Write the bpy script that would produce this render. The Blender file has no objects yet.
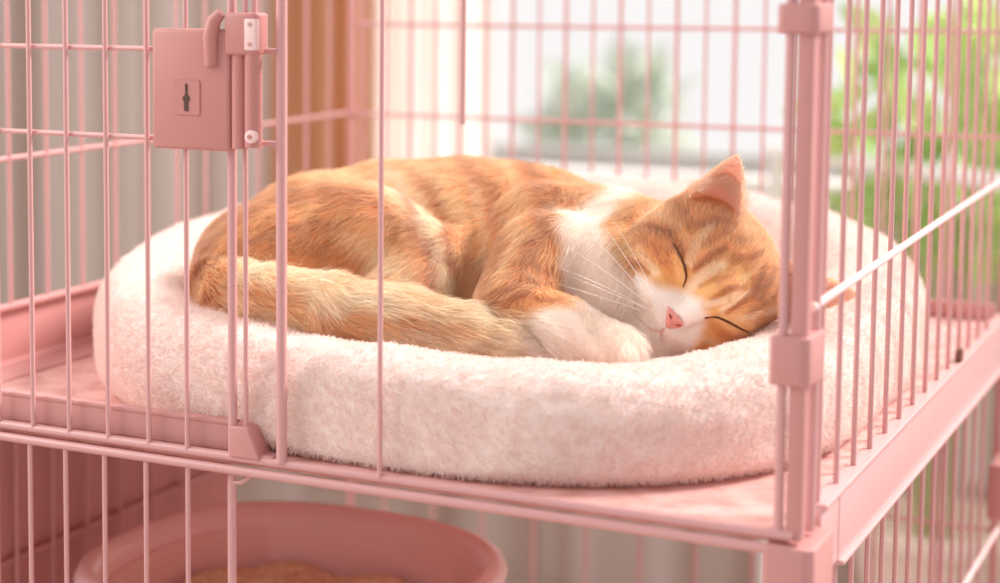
import bpy, bmesh, math
import numpy as np
from mathutils import Vector, Matrix

SC = bpy.context.scene
COL = SC.collection
RNG = np.random.default_rng(7)

# ------------------------------------------------------------------ camera
F = 1870.0                       # focal length in pixels of a 1000 px wide frame
PX, PY = 280.0, 160.0            # optical axis (the lens is shifted)
YAW = math.radians(29.1)
PIT = math.atan2(178.0, F)
fw = np.array([-math.sin(YAW) * math.cos(PIT), math.cos(YAW) * math.cos(PIT), -math.sin(PIT)])
rt = np.array([math.cos(YAW), math.sin(YAW), 0.0])
up = np.cross(rt, fw)
CAM = -(fw + rt * (795 - PX) / F - up * (532 - PY) / F) * 1.25


def at(x, y, d):
    """point of the place seen at (x, y) of the photograph, d metres deep"""
    return CAM + (fw + rt * (x - PX) / F - up * (y - PY) / F) * d


def cam_frame(P):
    v = P - CAM
    return np.stack([v @ rt, v @ up, v @ fw], -1)


cd = bpy.data.cameras.new('camera')
cam = bpy.data.objects.new('camera', cd)
COL.objects.link(cam)
cd.sensor_width = 36.0
cd.lens = F * 36.0 / 1000.0
cd.shift_x = (500 - PX) / 1000.0
cd.shift_y = -(291.5 - PY) / 1000.0
cd.clip_start = 0.05
M = Matrix(((rt[0], up[0], -fw[0], CAM[0]), (rt[1], up[1], -fw[1], CAM[1]), (rt[2], up[2], -fw[2], CAM[2]), (0, 0, 0, 1)))
cam.matrix_world = M
cd.dof.use_dof = True
cd.dof.focus_distance = 1.49
cd.dof.aperture_fstop = (cd.lens / 1000.0) / 0.021
SC.camera = cam


# --------------------------------------------------------------- materials
def lin(c):
    c = np.asarray(c, float) / 255.0
    return np.where(c <= 0.04045, c / 12.92, ((c + 0.055) / 1.055) ** 2.4)


def rgba(c):
    l = lin(c)
    return (float(l[0]), float(l[1]), float(l[2]), 1.0)


def mat(name, c, rough=0.5, spec=0.5, **kw):
    m = bpy.data.materials.new(name)
    m.use_nodes = True
    b = m.node_tree.nodes['Principled BSDF']
    b.inputs['Base Color'].default_value = rgba(c)
    b.inputs['Roughness'].default_value = rough
    b.inputs['Specular IOR Level'].default_value = spec
    for k, v in kw.items():
        b.inputs[k.replace('_', ' ')].default_value = v
    return m


def noise_mat(name, c1, c2, scale=(8, 8, 8), nscale=5.0, rough=0.6, bump=0.0, detail=4.0, lo=0.35, hi=0.65, spec=0.4):
    m = mat(name, c1, rough, spec)
    nt = m.node_tree
    b = nt.nodes['Principled BSDF']
    tc = nt.nodes.new('ShaderNodeTexCoord')
    mp = nt.nodes.new('ShaderNodeMapping')
    mp.inputs['Scale'].default_value = scale
    no = nt.nodes.new('ShaderNodeTexNoise')
    no.inputs['Scale'].default_value = nscale
    no.inputs['Detail'].default_value = detail
    cr = nt.nodes.new('ShaderNodeValToRGB')
    cr.color_ramp.elements[0].position = lo
    cr.color_ramp.elements[1].position = hi
    cr.color_ramp.elements[0].color = rgba(c1)
    cr.color_ramp.elements[1].color = rgba(c2)
    nt.links.new(tc.outputs['Object'], mp.inputs['Vector'])
    nt.links.new(mp.outputs['Vector'], no.inputs['Vector'])
    nt.links.new(no.outputs['Fac'], cr.inputs['Fac'])
    nt.links.new(cr.outputs['Color'], b.inputs['Base Color'])
    if bump:
        bp = nt.nodes.new('ShaderNodeBump')
        bp.inputs['Strength'].default_value = bump
        bp.inputs['Distance'].default_value = 0.002
        nt.links.new(no.outputs['Fac'], bp.inputs['Height'])
        nt.links.new(bp.outputs['Normal'], b.inputs['Normal'])
    return m


def hair_mat(name, attr, rough=0.45, mix_diffuse=0.4, tip=0.0):
    m = bpy.data.materials.new(name)
    m.use_nodes = True
    nt = m.node_tree
    nt.nodes.clear()
    out = nt.nodes.new('ShaderNodeOutputMaterial')
    at_ = nt.nodes.new('ShaderNodeAttribute')
    at_.attribute_name = attr
    h = nt.nodes.new('ShaderNodeBsdfHairPrincipled')
    h.parametrization = 'COLOR'
    h.inputs['Roughness'].default_value = rough
    h.inputs['Radial Roughness'].default_value = 0.5
    d = nt.nodes.new('ShaderNodeBsdfDiffuse')
    t = nt.nodes.new('ShaderNodeBsdfTranslucent')
    mx0 = nt.nodes.new('ShaderNodeMixShader')
    mx0.inputs[0].default_value = 0.35
    mx = nt.nodes.new('ShaderNodeMixShader')
    mx.inputs[0].default_value = mix_diffuse
    hi_ = nt.nodes.new('ShaderNodeHairInfo')       # tips of the hairs are paler
    tipm = nt.nodes.new('ShaderNodeMath')
    tipm.operation = 'MULTIPLY'
    tipm.inputs[1].default_value = tip
    nt.links.new(hi_.outputs['Intercept'], tipm.inputs[0])
    mc = nt.nodes.new('ShaderNodeMixRGB')
    mc.inputs[2].default_value = (1.0, 0.93, 0.85, 1)
    nt.links.new(tipm.outputs[0], mc.inputs[0])
    nt.links.new(at_.outputs['Color'], mc.inputs[1])
    for n in (h, d, t):
        nt.links.new(mc.outputs[0], n.inputs['Color'])
    nt.links.new(d.outputs[0], mx0.inputs[1])
    nt.links.new(t.outputs[0], mx0.inputs[2])
    nt.links.new(h.outputs[0], mx.inputs[1])
    nt.links.new(mx0.outputs[0], mx.inputs[2])
    nt.links.new(mx.outputs[0], out.inputs['Surface'])
    return m


PINK = mat('pink_painted_wire', (210, 158, 157), 0.28, 0.5)
PINK_D = mat('pink_plastic', (201, 143, 140), 0.42, 0.45)
PINK_L = mat('pale_pink_enamel', (238, 204, 203), 0.33, 0.5)
PINK_LOCK = mat('pink_lock_plastic', (193, 132, 127), 0.4, 0.4)
BLACK = mat('dark_keyhole', (84, 60, 50), 0.7)
LINE = mat('engraved_line', (190, 126, 119), 0.6)
SHELF = noise_mat('pink_shelf_board', (224, 176, 169), (198, 138, 130), (1, 1, 1), 38, 0.55, 0.5, 6, 0.4, 0.72)
STEEL = mat('dull_screw', (200, 150, 140), 0.35, 0.6)


# ------------------------------------------------------------ mesh helpers
class MB:
    def __init__(self):
        self.v, self.f = [], []

    def add(self, vs, fs):
        o = len(self.v)
        self.v += [tuple(map(float, p)) for p in vs]
        self.f += [tuple(i + o for i in q) for q in fs]
        return self

    def box(self, lo, hi):
        x0, y0, z0 = lo
        x1, y1, z1 = hi
        return self.add([(x0, y0, z0), (x1, y0, z0), (x1, y1, z0), (x0, y1, z0), (x0, y0, z1), (x1, y0, z1), (x1, y1, z1), (x0, y1, z1)],
                        [(0, 3, 2, 1), (4, 5, 6, 7), (0, 1, 5, 4), (1, 2, 6, 5), (2, 3, 7, 6), (3, 0, 4, 7)])

    def tube(self, pts, r, n=10, caps=True):
        pts = [np.asarray(p, float) for p in pts]
        rs = r if hasattr(r, '__len__') else [r] * len(pts)
        vs, fs = [], []
        ref = None
        for i, p in enumerate(pts):
            t = pts[min(i + 1, len(pts) - 1)] - pts[max(i - 1, 0)]
            t = t / np.linalg.norm(t)
            if ref is None:
                ref = np.array([1.0, 0, 0]) if abs(t[0]) < 0.8 else np.array([0, 1.0, 0])
            a = ref - t * (ref @ t)
            a /= np.linalg.norm(a)
            b = np.cross(t, a)
            ref = a
            for k in range(n):
                w = 2 * math.pi * k / n
                vs.append(p + rs[i] * (math.cos(w) * a + math.sin(w) * b))
        for i in range(len(pts) - 1):
            for k in range(n):
                fs.append((i * n + k, i * n + (k + 1) % n, (i + 1) * n + (k + 1) % n, (i + 1) * n + k))
        if caps:
            fs.append(tuple(reversed(range(n))))
            fs.append(tuple((len(pts) - 1) * n + k for k in range(n)))
        return self.add(vs, fs)

    def prism(self, poly, z0, z1):
        n = len(poly)
        vs = [(p[0], p[1], z0) for p in poly] + [(p[0], p[1], z1) for p in poly]
        fs = [tuple(reversed(range(n))), tuple(range(n, 2 * n))] + [(i, (i + 1) % n, n + (i + 1) % n, n + i) for i in range(n)]
        return self.add(vs, fs)

    def prism_y(self, poly, y0, y1):
        """poly of (x, z), extruded along y"""
        n = len(poly)
        vs = [(p[0], y0, p[1]) for p in poly] + [(p[0], y1, p[1]) for p in poly]
        fs = [tuple(range(n)), tuple(reversed(range(n, 2 * n)))] + [(i, n + i, n + (i + 1) % n, (i + 1) % n) for i in range(n)]
        return self.add(vs, fs)

    def build(self, name, m, parent=None, bevel=0.0, smooth=True, seg=3, angle=40):
        me = bpy.data.meshes.new(name)
        me.from_pydata(self.v, [], self.f)
        bm = bmesh.new()
        bm.from_mesh(me)
        bmesh.ops.recalc_face_normals(bm, faces=bm.faces)
        if bevel:
            es = [e for e in bm.edges if len(e.link_faces) == 2 and e.calc_face_angle(0) > math.radians(25)]
            bmesh.ops.bevel(bm, geom=es, offset=bevel, segments=seg, affect='EDGES', profile=0.5)
        for f in bm.faces:
            f.smooth = smooth
        for e in bm.edges:
            if len(e.link_faces) == 2 and e.calc_face_angle(0) > math.radians(angle):
                e.smooth = False
        bm.to_mesh(me)
        bm.free()
        me.materials.append(m)
        return link(name, me, parent)


def link(name, data, parent=None):
    o = bpy.data.objects.new(name, data)
    COL.objects.link(o)
    if parent is not None:
        o.parent = parent
        o.matrix_parent_inverse = Matrix.Translation(-world_loc(parent))
    return o


def world_loc(o):
    # every parent here is unrotated: its world position is the sum of the locations
    v = Vector(o.location)
    if o.parent is not None:
        v = o.matrix_parent_inverse.translation + v + world_loc(o.parent)
    return v


def tag(o, label=None, cat=None, group=None, kind=None):
    if label:
        o['label'] = label
    if cat:
        o['category'] = cat
    if group:
        o['group'] = group
    if kind:
        o['kind'] = kind
    return o


def thing(name, loc, label, cat, group=None):
    o = bpy.data.objects.new(name, None)
    o.empty_display_size = 0.05
    o.location = loc
    COL.objects.link(o)
    return tag(o, label, cat, group)


def np_mesh(name, V, Q, m, parent=None, smooth=True):
    me = bpy.data.meshes.new(name)
    me.from_pydata(V.tolist(), [], Q.tolist())
    if smooth:
        me.polygons.foreach_set('use_smooth', np.ones(len(me.polygons), dtype=bool))
    me.update()
    me.materials.append(m)
    return link(name, me, parent)


def rrect(cx, cy, a, b, rad, n=10):
    P = []
    for sx, sy, a0 in ((1, 1, 0), (-1, 1, 90), (-1, -1, 180), (1, -1, 270)):
        for k in range(n + 1):
            w = math.radians(a0 + 90.0 * k / n)
            P.append((cx + sx * (a - rad) + rad * math.cos(w), cy + sy * (b - rad) + rad * math.sin(w)))
    return P


# ---------------------------------------------------------------- the cage
W, D = 0.80, 0.92
TOP = 0.52
cage = thing('pet_cage', (-0.4, 0.46, -0.42), 'pink two-tier wire pet cage holding the sleeping cat on its shelf', 'cage')


def bar(x, y, z0, z1, r, parent, name='vertical_bar', m=PINK):
    return MB().tube([(x, y, z0), (x, y, z1)], r, 10).build(name, m, parent)


# shelf
MB().box((-W + 0.004, 0.003, -0.010), (-0.004, D - 0.004, 0.0)).build('shelf_board', SHELF, cage, 0.002)
MB().tube([(-W, -0.004, -0.0022), (0.0, -0.004, -0.0022)], 0.0037, 12).build('shelf_front_wire', PINK, cage)
MB().tube([(-W, -0.007, -0.0118), (0.0, -0.007, -0.0118)], 0.0037, 12).build('shelf_front_wire', PINK, cage)

# side rail of the shelf, right: web with a rolled lip above and below
rr = MB()
rr.box((0.001, 0.112, -0.051), (0.005, D, 0.004))
rr.box((-0.006, 0.058, 0.001), (0.008, D, 0.005))
rr.box((0.001, 0.112, -0.053), (0.009, D, -0.0495))
PINK_R = mat('rail_enamel', (222, 174, 173), 0.3, 0.5)
rail_r = rr.build('shelf_side_rail', PINK_R, cage, 0.001)
MB().box((-0.001, 0.056, -0.050), (0.0045, 0.111, 0.002)).build('rail_end_cap', PINK_R, cage, 0.0015)
MB().tube([(0.0035, 0.078, -0.033), (0.0062, 0.078, -0.033)], 0.004, 14).build('screw', STEEL, cage)
MB().tube([(0.001, 0.62, 0.0105), (0.0065, 0.62, 0.0105)], 0.0075, 16).build('screw', mat('dark_screw', (120, 78, 70), 0.4), cage)
# left
rl = MB()
rl.box((-W - 0.004, 0.0, -0.004), (-W, D, 0.056))
rl.box((-W - 0.004, 0.0, 0.053), (-W + 0.007, D, 0.058))
rl.box((-W - 0.004, 0.0, -0.002), (-W + 0.012, D, 0.004))
rl.box((-W + 0.012, 0.0, -0.004), (-W + 0.050, D, 0.0025))
rl.build('shelf_side_rail', PINK_D, cage, 0.001)
# back lip
MB().box((-W, D - 0.03, 0.0), (-0.004, D - 0.022, 0.018)).build('shelf_back_lip', PINK_D, cage, 0.002)
# front lip with its end bracket
lip = MB()
lip.box((-W, 0.003, 0.0), (-0.436, 0.0075, 0.022))
lip.box((-W, 0.002, 0.0205), (-0.436, 0.0115, 0.0245))
lip.build('shelf_front_lip', PINK_D, cage, 0.0012)
MB().prism_y([(-0.4345, -0.001), (-0.407, -0.001), (-0.4175, 0.0235), (-0.4345, 0.0235)], -0.0095, 0.0125).build('lip_end_bracket', PINK_D, cage, 0.0016)
MB().box((-0.416, -0.006, -0.001), (-0.397, 0.010, 0.0025)).build('bracket_foot', PINK_D, cage, 0.001)

# front door (upper) and lower door
door = MB()
for z in (0.314, 0.244, 0.43, 0.50):
    door.tube([(-W + 0.01, -0.0015, z), (-0.437, -0.0015, z)], 0.0021, 8)
door.tube([(-0.4335, -0.0045, -0.001), (-0.4335, -0.0045, TOP)], 0.0036, 12)
upper_door = door.build('upper_door', PINK, cage)
for x in (-0.741, -0.704, -0.6595, -0.6245, -0.588, -0.5495, -0.5105, -0.4745):
    bar(x, -0.0055, -0.001, TOP, 0.0021, upper_door)
bar(-0.4225, -0.003, 0.02, TOP, 0.002, upper_door)
stub = MB()
for z in (0.314, 0.244):
    stub.tube([(-0.437, -0.004, z), (-0.392, -0.004, z)], 0.0023, 8)
stub.tube([(-0.3895, -0.0055, -0.001), (-0.3895, -0.0055, TOP)], 0.0042, 12)
stub.build('door_jamb', PINK, cage)
bar(-0.3055, -0.0065, -0.001, TOP, 0.002, cage, 'front_bar')
bar(-0.246, 0.004, 0.264, TOP, 0.0018, cage, 'front_bar')
bar(-0.4165, 0.001, 0.312, TOP, 0.002, cage, 'front_bar')
low = MB()
low.tube([(-W + 0.01, 0.0, -0.30), (-0.437, 0.0, -0.30)], 0.0021, 8)
low.tube([(-0.437, 0.0, -0.34), (-0.437, 0.0, -0.0135)], 0.0036, 12)
low.tube([(-0.437, -0.001, -0.0235), (-0.428, -0.001, -0.0225), (-0.422, -0.001, -0.018), (-0.420, -0.001, -0.0125)], 0.0019, 8)
lower_door = low.build('lower_door', PINK, cage)
for x in (-0.741, -0.704, -0.662, -0.6275, -0.5915, -0.553, -0.513, -0.4735):
    bar(x, -0.0065, -0.34, -0.012, 0.0021, lower_door)

# lock on the upper door
lk = MB()
lk.box((-0.4985, -0.0170, 0.2375), (-0.4285, -0.0035, 0.3305))
lock = lk.build('lock_case', PINK_LOCK, cage, 0.003)
pl = MB().prism_y(rrect(-0.46575, 0.27775, 0.01175, 0.01375, 0.003, 5), -0.0176, -0.0165).build('keyhole_plate', LINE, lock)
MB().prism_y(rrect(-0.46575, 0.27775, 0.01115, 0.01315, 0.0026, 5), -0.0179, -0.0170).build('plate_face', PINK_LOCK, pl)
kh = MB()
kh.tube([(-0.4662, -0.0186, 0.2770), (-0.4662, -0.0172, 0.2770)], 0.0030, 16)
kh.box((-0.4669, -0.0187, 0.2775), (-0.4654, -0.0172, 0.2885))
kh.prism_y([(-0.4679, 0.2675), (-0.4645, 0.2675), (-0.4648, 0.2765), (-0.4680, 0.2765)], -0.0187, -0.0172)
kh.build('keyhole', BLACK, lock)
MB().box((-0.4315, -0.0200, 0.3110), (-0.4035, 0.0, 0.3430)).build('latch_block', PINK_LOCK, lock, 0.0028)
plt = MB().box((-0.4130, -0.0215, 0.3150), (-0.4030, -0.0150, 0.3385)).build('latch_plate', PINK_L, lock, 0.001)
for z in (0.3195, 0.3345):
    MB().tube([(-0.408, -0.0222, z), (-0.408, -0.0210, z)], 0.0016, 10).build('screw', STEEL, plt)
arm = MB()
arm.tube([(-0.4440, -0.0175, 0.3030), (-0.4440, -0.0185, 0.3250), (-0.4410, -0.0185, 0.3370), (-0.4350, -0.0175, 0.3430)], [0.0052, 0.006, 0.0055, 0.004], 14)
arm.build('latch_arm', PINK_LOCK, lock)
colm = MB()
colm.tube([(-0.4225, -0.0115, 0.2400), (-0.4225, -0.0115, 0.3120)], 0.0062, 16)
colm.tube([(-0.4100, -0.0125, 0.2415), (-0.4100, -0.0125, 0.3120)], 0.0068, 16)
colm.build('latch_bolt', PINK_LOCK, lock)
MB().tube([(-0.4080, -0.0215, 0.2500), (-0.4080, -0.0165, 0.2500)], 0.0050, 16).build('bolt_eye', PINK_L, lock, 0.0008)
MB().tube([(-0.4080, -0.0222, 0.2500), (-0.4080, -0.0214, 0.2500)], 0.0019, 12).build('rivet', LINE, lock)

# corner post: square tube with the two panel edges beside it
for z0, z1 in ((-0.005, TOP), (-0.42, -0.012)):
    MB().box((-0.0055, -0.0055, z0), (0.0055, 0.0055, z1)).build('corner_post', PINK_D, cage, 0.0012)
    MB().tube([(-0.0105, -0.003, z0), (-0.0105, -0.003, z1)], 0.0034, 12).build('panel_edge', PINK, cage)
    MB().tube([(0.0035, 0.026, z0), (0.0035, 0.026, z1)], 0.0036, 12).build('panel_edge', PINK, cage)
    MB().tube([(-0.0005, 0.046, z0), (-0.0005, 0.046, z1)], 0.0030, 12).build('panel_edge', PINK, cage)
hull = [(-0.0185, -0.0070), (-0.0155, -0.0100), (0.0035, -0.0100), (0.0085, -0.0060), (0.0100, 0.0240), (0.0080, 0.0330), (0.0, 0.0330), (-0.0060, 0.0120), (-0.0165, 0.0030)]
for z0, z1 in ((0.1000, 0.1330), (0.3330, 0.3520)):
    MB().prism(hull, z0, z1).build('post_clip', PINK_D, cage, 0.0015)
big = [(-0.0195, -0.0090), (-0.0165, -0.0115), (0.0085, -0.0115), (0.0150, -0.0060), (0.0150, 0.0500), (0.0, 0.0520), (-0.0060, 0.0120), (-0.0175, 0.0030)]
MB().prism(big, -0.075, -0.0085).build('corner_connector', PINK_D, cage, 0.0018)
for (x, y) in ((-W, 0.0), (-W, D), (0.0, D)):
    MB().box((x - 0.0038, y - 0.0038, -0.42), (x + 0.0038, y + 0.0038, TOP)).build('corner_post', PINK_D, cage, 0.0012)

# right side panel, upper and lower
rp = MB()
rp.tube([(0.0035, 0.016, 0.1495), (0.0035, 0.50, 0.1545), (0.0035, D, 0.158)], 0.0031, 10)
rp.tube([(0.0035, 0.016, 0.45), (0.0035, D, 0.45)], 0.0026, 10)
upr = rp.build('right_panel_wire', PINK_L, cage)
for k in range(14):
    y = 0.062 + 0.0575 * k
    bar(0.0, y, 0.003, TOP, 0.0021, upr)
rp = MB()
rp.tube([(0.0035, 0.016, -0.237), (0.0035, D, -0.237)], 0.0031, 10)
lpr = rp.build('right_panel_wire', PINK_L, cage)
for k in range(14):
    bar(0.0, 0.065 + 0.0575 * k, -0.42, -0.05, 0.0021, lpr)
llk = MB().box((0.003, 0.835, -0.205), (0.020, 0.905, -0.145)).build('lower_latch', PINK_LOCK, cage, 0.004)

# left side panel
lp = MB()
lp.tube([(-W, 0.0, 0.198), (-W, D, 0.198)], 0.0026, 10)
lp.tube([(-W, 0.0, 0.45), (-W, D, 0.45)], 0.0026, 10)
lp.tube([(-W, 0.0, -0.195), (-W, D, -0.195)], 0.0028, 10)
lpn = lp.build('left_panel_wire', PINK, cage)
for k in range(13):
    y = 0.135 + 0.06 * k
    bar(-W + 0.001, y, 0.05, TOP, 0.0022, lpn)
for k in range(7):
    y = 0.135 + 0.06 * k
    bar(-W + 0.004, y, -0.42, -0.003, 0.0022, lpn)
MB().box((-W - 0.009, 0.0, -0.42), (-W - 0.004, 0.62, -0.006)).build('splash_guard', PINK_D, cage, 0.001)

# back panel
bp = MB()
for z in (0.197, 0.312, 0.45):
    bp.tube([(-W, D + 0.002, z), (0, D + 0.002, z)], 0.0024, 8)
bpn = bp.build('back_panel_wire', PINK, cage)
for k in range(22):
    bar(-0.785 + 0.0345 * k, D, 0.0, TOP, 0.0026 if k % 2 == 0 else 0.0019, bpn)
bp = MB().tube([(-W, D + 0.002, -0.24), (0, D + 0.002, -0.24)], 0.0024, 8)
bpn = bp.build('back_panel_wire', PINK, cage)
for k in range(11):
    bar(-0.75 + 0.069 * k, D, -0.42, 0.0, 0.0023, bpn)
MB().box((-W, 0.0, -0.432), (0.0, D - 0.08, -0.42)).build('bottom_tray', PINK_D, cage, 0.003)

# ------------------------------------------------------------- litter box
lb = thing('litter_box', (-0.51, 0.273, -0.42), 'dusty pink oval-cornered litter box standing open under the shelf', 'litter box')


def loft(sections, closed_bottom=True):
    mb = MB()
    n = len(sections[0][0])
    vs = [(p[0], p[1], z) for poly, z in sections for p in poly]
    fs = []
    for s in range(len(sections) - 1):
        for k in range(n):
            fs.append((s * n + k, s * n + (k + 1) % n, (s + 1) * n + (k + 1) % n, (s + 1) * n + k))
    fs.append(tuple(reversed(range(n))))
    fs.append(tuple((len(sections) - 1) * n + k for k in range(n)))
    return mb.add(vs, fs)


LX, LY = -0.532, 0.272


def oval(a, b, n=2.5, k=96):
    P = []
    for i in range(k):
        w = 2 * math.pi * i / k
        c, d = math.cos(w), math.sin(w)
        r = (abs(c) ** n + abs(d) ** n) ** (-1 / n)
        P.append((LX + a * r * c, LY + b * r * d))
    return P


secs = [(oval(0.140, 0.150), -0.419), (oval(0.160, 0.170), -0.196), (oval(0.190, 0.188), -0.194), (oval(0.193, 0.191), -0.184), (oval(0.190, 0.188), -0.176),
        (oval(0.182, 0.180), -0.173), (oval(0.174, 0.172), -0.177), (oval(0.169, 0.167), -0.187), (oval(0.138, 0.148), -0.412)]
loft(secs).build('tub', mat('dusty_pink_plastic', (252, 214, 211), 0.3, 0.5), lb, 0, angle=60)
# litter: a heap of granules inside the tub
lm = noise_mat('beige_litter', (252, 236, 204), (226, 196, 152), (1, 1, 1), 160, 0.9, 1.0, 3, 0.35, 0.65)
gx, gy = np.meshgrid(np.linspace(-0.15, 0.15, 60), np.linspace(-0.145, 0.145, 60), indexing='ij')
sup = (np.abs(gx / 0.150) ** 2.5 + np.abs(gy / 0.158) ** 2.5)
gz = -0.232 + 0.006 * np.sin(gx * 60) * np.cos(gy * 47) + RNG.normal(0, 0.0016, gx.shape)
Vg = np.stack([LX + gx, LY + gy, gz], -1).reshape(-1, 3)
Qg = []
for i in range(59):
    for j in range(59):
        if max(sup[i, j], sup[i + 1, j + 1], sup[i + 1, j], sup[i, j + 1]) < 1.0:
            Qg.append((i * 60 + j, (i + 1) * 60 + j, (i + 1) * 60 + j + 1, i * 60 + j + 1))
lit = np_mesh('cat_litter', Vg, np.array(Qg), lm)
tag(lit, 'beige granular cat litter filling the pink litter box', 'cat litter', kind='stuff')


# ---------------------------------------------------------------- noise
def vnoise(P, seed=0):
    P = np.asarray(P, float)
    i = np.floor(P).astype(np.int64)
    f = P - i
    f = f * f * (3 - 2 * f)
    out = np.zeros(len(P))
    for dx in (0, 1):
        for dy in (0, 1):
            for dz in (0, 1):
                h = (i[:, 0] + dx) * 374761393 + (i[:, 1] + dy) * 668265263 + (i[:, 2] + dz) * 2147483647 + seed * 974711
                h = (h ^ (h >> 13)) * 1274126177
                h = (h ^ (h >> 16)) & 0xFFFFFF
                w = (f[:, 0] if dx else 1 - f[:, 0]) * (f[:, 1] if dy else 1 - f[:, 1]) * (f[:, 2] if dz else 1 - f[:, 2])
                out += w * h / float(0xFFFFFF)
    return out * 2 - 1


def fbm(P, s, seed=0, o=3):
    v, a = 0, 1.0
    for k in range(o):
        v = v + a * vnoise(P * s * 2 ** k, seed + k)
        a *= 0.5
    return v


def sample_surface(V, Q, N, n, weight=None):
    """random points on a quad / triangle mesh: positions and normals"""
    T = np.vstack([Q[:, [0, 1, 2]], Q[:, [0, 2, 3]]]) if Q.shape[1] == 4 else Q
    A = np.linalg.norm(np.cross(V[T[:, 1]] - V[T[:, 0]], V[T[:, 2]] - V[T[:, 0]]), axis=1)
    if weight is not None:
        A = A * weight(V[T].mean(1), N[T].mean(1))
    c = np.cumsum(A)
    t = np.searchsorted(c, RNG.random(n) * c[-1])
    t = np.minimum(t, len(T) - 1)
    a, b = RNG.random(n), RNG.random(n)
    s = a + b > 1
    a[s], b[s] = 1 - a[s], 1 - b[s]
    w = np.stack([1 - a - b, a, b], -1)[:, :, None]
    P = (V[T[t]] * w).sum(1)
    NN = (N[T[t]] * w).sum(1)
    NN /= np.linalg.norm(NN, axis=1, keepdims=True) + 1e-12
    return P, NN


def hair(name, pts, rad, cols, m, parent):
    """pts (n, k, 3) strands, rad (n, k), cols (n, 3) linear"""
    n, k, _ = pts.shape
    hc = bpy.data.hair_curves.new(name)
    hc.add_curves([k] * n)
    pts = pts - np.array(world_loc(parent)) * 0
    hc.position_data.foreach_set('vector', pts.reshape(-1).astype(np.float32))
    ra = hc.attributes.get('radius') or hc.attributes.new('radius', 'FLOAT', 'POINT')
    ra.data.foreach_set('value', rad.reshape(-1).astype(np.float32))
    ca = hc.attributes.new('fur_color', 'FLOAT_COLOR', 'CURVE')
    ca.data.foreach_set('color', np.concatenate([cols, np.ones((n, 1))], 1).reshape(-1).astype(np.float32))
    hc.materials.append(m)
    return link(name, hc, parent)


# ------------------------------------------------------------------ bed
bed = thing('cat_bed', (-0.37, 0.42, 0.0), 'round pale pink plush cat bed with a raised rim under the cat', 'cat bed')
BP = np.array([0.4005, -0.0045, -0.0131, -0.0185, -0.0123, -0.0086, 0.0007, -0.0082, 0.0063, -0.0035, 0.0047, 0.1167, -0.0087, 0.0306,
               -0.003, 0.0017, 0.0506, -0.0011, 0.0058])


def four(c, th):
    v = c[0] + 0 * th
    for k in range(1, (len(c) - 1) // 2 + 1):
        v = v + c[2 * k - 1] * np.cos(k * th) + c[2 * k] * np.sin(k * th)
    return v


NT, NP = 420, 96
th = np.linspace(0, 2 * np.pi, NT, endpoint=False)
ph = np.linspace(0, 2 * np.pi, NP, endpoint=False)
r_, h_, b_ = four(BP[:11], th), four(BP[11:16], th) - 0.0045, four(BP[16:19], th)
Xc, Yc = r_ * np.cos(th), r_ * np.sin(th)
dX, dY = np.roll(Xc, -1) - np.roll(Xc, 1), np.roll(Yc, -1) - np.roll(Yc, 1)
Lc = np.hypot(dX, dY)
nx, ny = dY / Lc, -dX / Lc
ee = np.where(np.sin(ph) < 0, 0.42, 0.85)
CS = np.sign(np.cos(ph)) * np.abs(np.cos(ph)) ** ee
SN = np.sign(np.sin(ph)) * np.abs(np.sin(ph)) ** ee
RR = b_[:, None] * CS
BV = np.stack([-0.37 + (Xc - nx * b_)[:, None] + nx[:, None] * RR, 0.42 + (Yc - ny * b_)[:, None] + ny[:, None] * RR, 0.0012 + h_[:, None] / 2 * (1 + SN)], -1)


def grid_quads(nt, np_):
    i, j = np.meshgrid(np.arange(nt), np.arange(np_), indexing='ij')
    i2, j2 = (i + 1) % nt, (j + 1) % np_
    return np.stack([i * np_ + j, i2 * np_ + j, i2 * np_ + j2, i * np_ + j2], -1).reshape(-1, 4)


def grid_normals(G):
    a = np.roll(G, -1, 0) - np.roll(G, 1, 0)
    b = np.roll(G, -1, 1) - np.roll(G, 1, 1)
    n = np.cross(a, b)
    return n / (np.linalg.norm(n, axis=-1, keepdims=True) + 1e-12)


BN = grid_normals(BV)
if (BN[:, NP // 4, 2]).mean() < 0:
    BN = -BN
nz = fbm(BV.reshape(-1, 3), 22, 3, 3).reshape(NT, NP)
nz2 = fbm(BV.reshape(-1, 3), 120, 9, 2).reshape(NT, NP)
flat = np.clip((BV[..., 2] - 0.004) / 0.02, 0, 1)
BV = BV + BN * ((0.0026 * nz + 0.0011 * nz2) * flat)[..., None]
BV[..., 2] = np.maximum(BV[..., 2], 0.001)
BV[..., 1] = np.where(BV[..., 1] < 0.006, 0.006 + (BV[..., 1] - 0.006) * 0.35, BV[..., 1])
BN = grid_normals(BV)
if (BN[:, NP // 4, 2]).mean() < 0:
    BN = -BN
PLUSH = noise_mat('pale_pink_plush', (237, 217, 210), (245, 229, 224), (1, 1, 1), 90, 0.95, 0.8, 4, 0.3, 0.7, 0.1)
bq = grid_quads(NT, NP)
bolster = np_mesh('bolster', BV.reshape(-1, 3), bq, PLUSH, bed)
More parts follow.
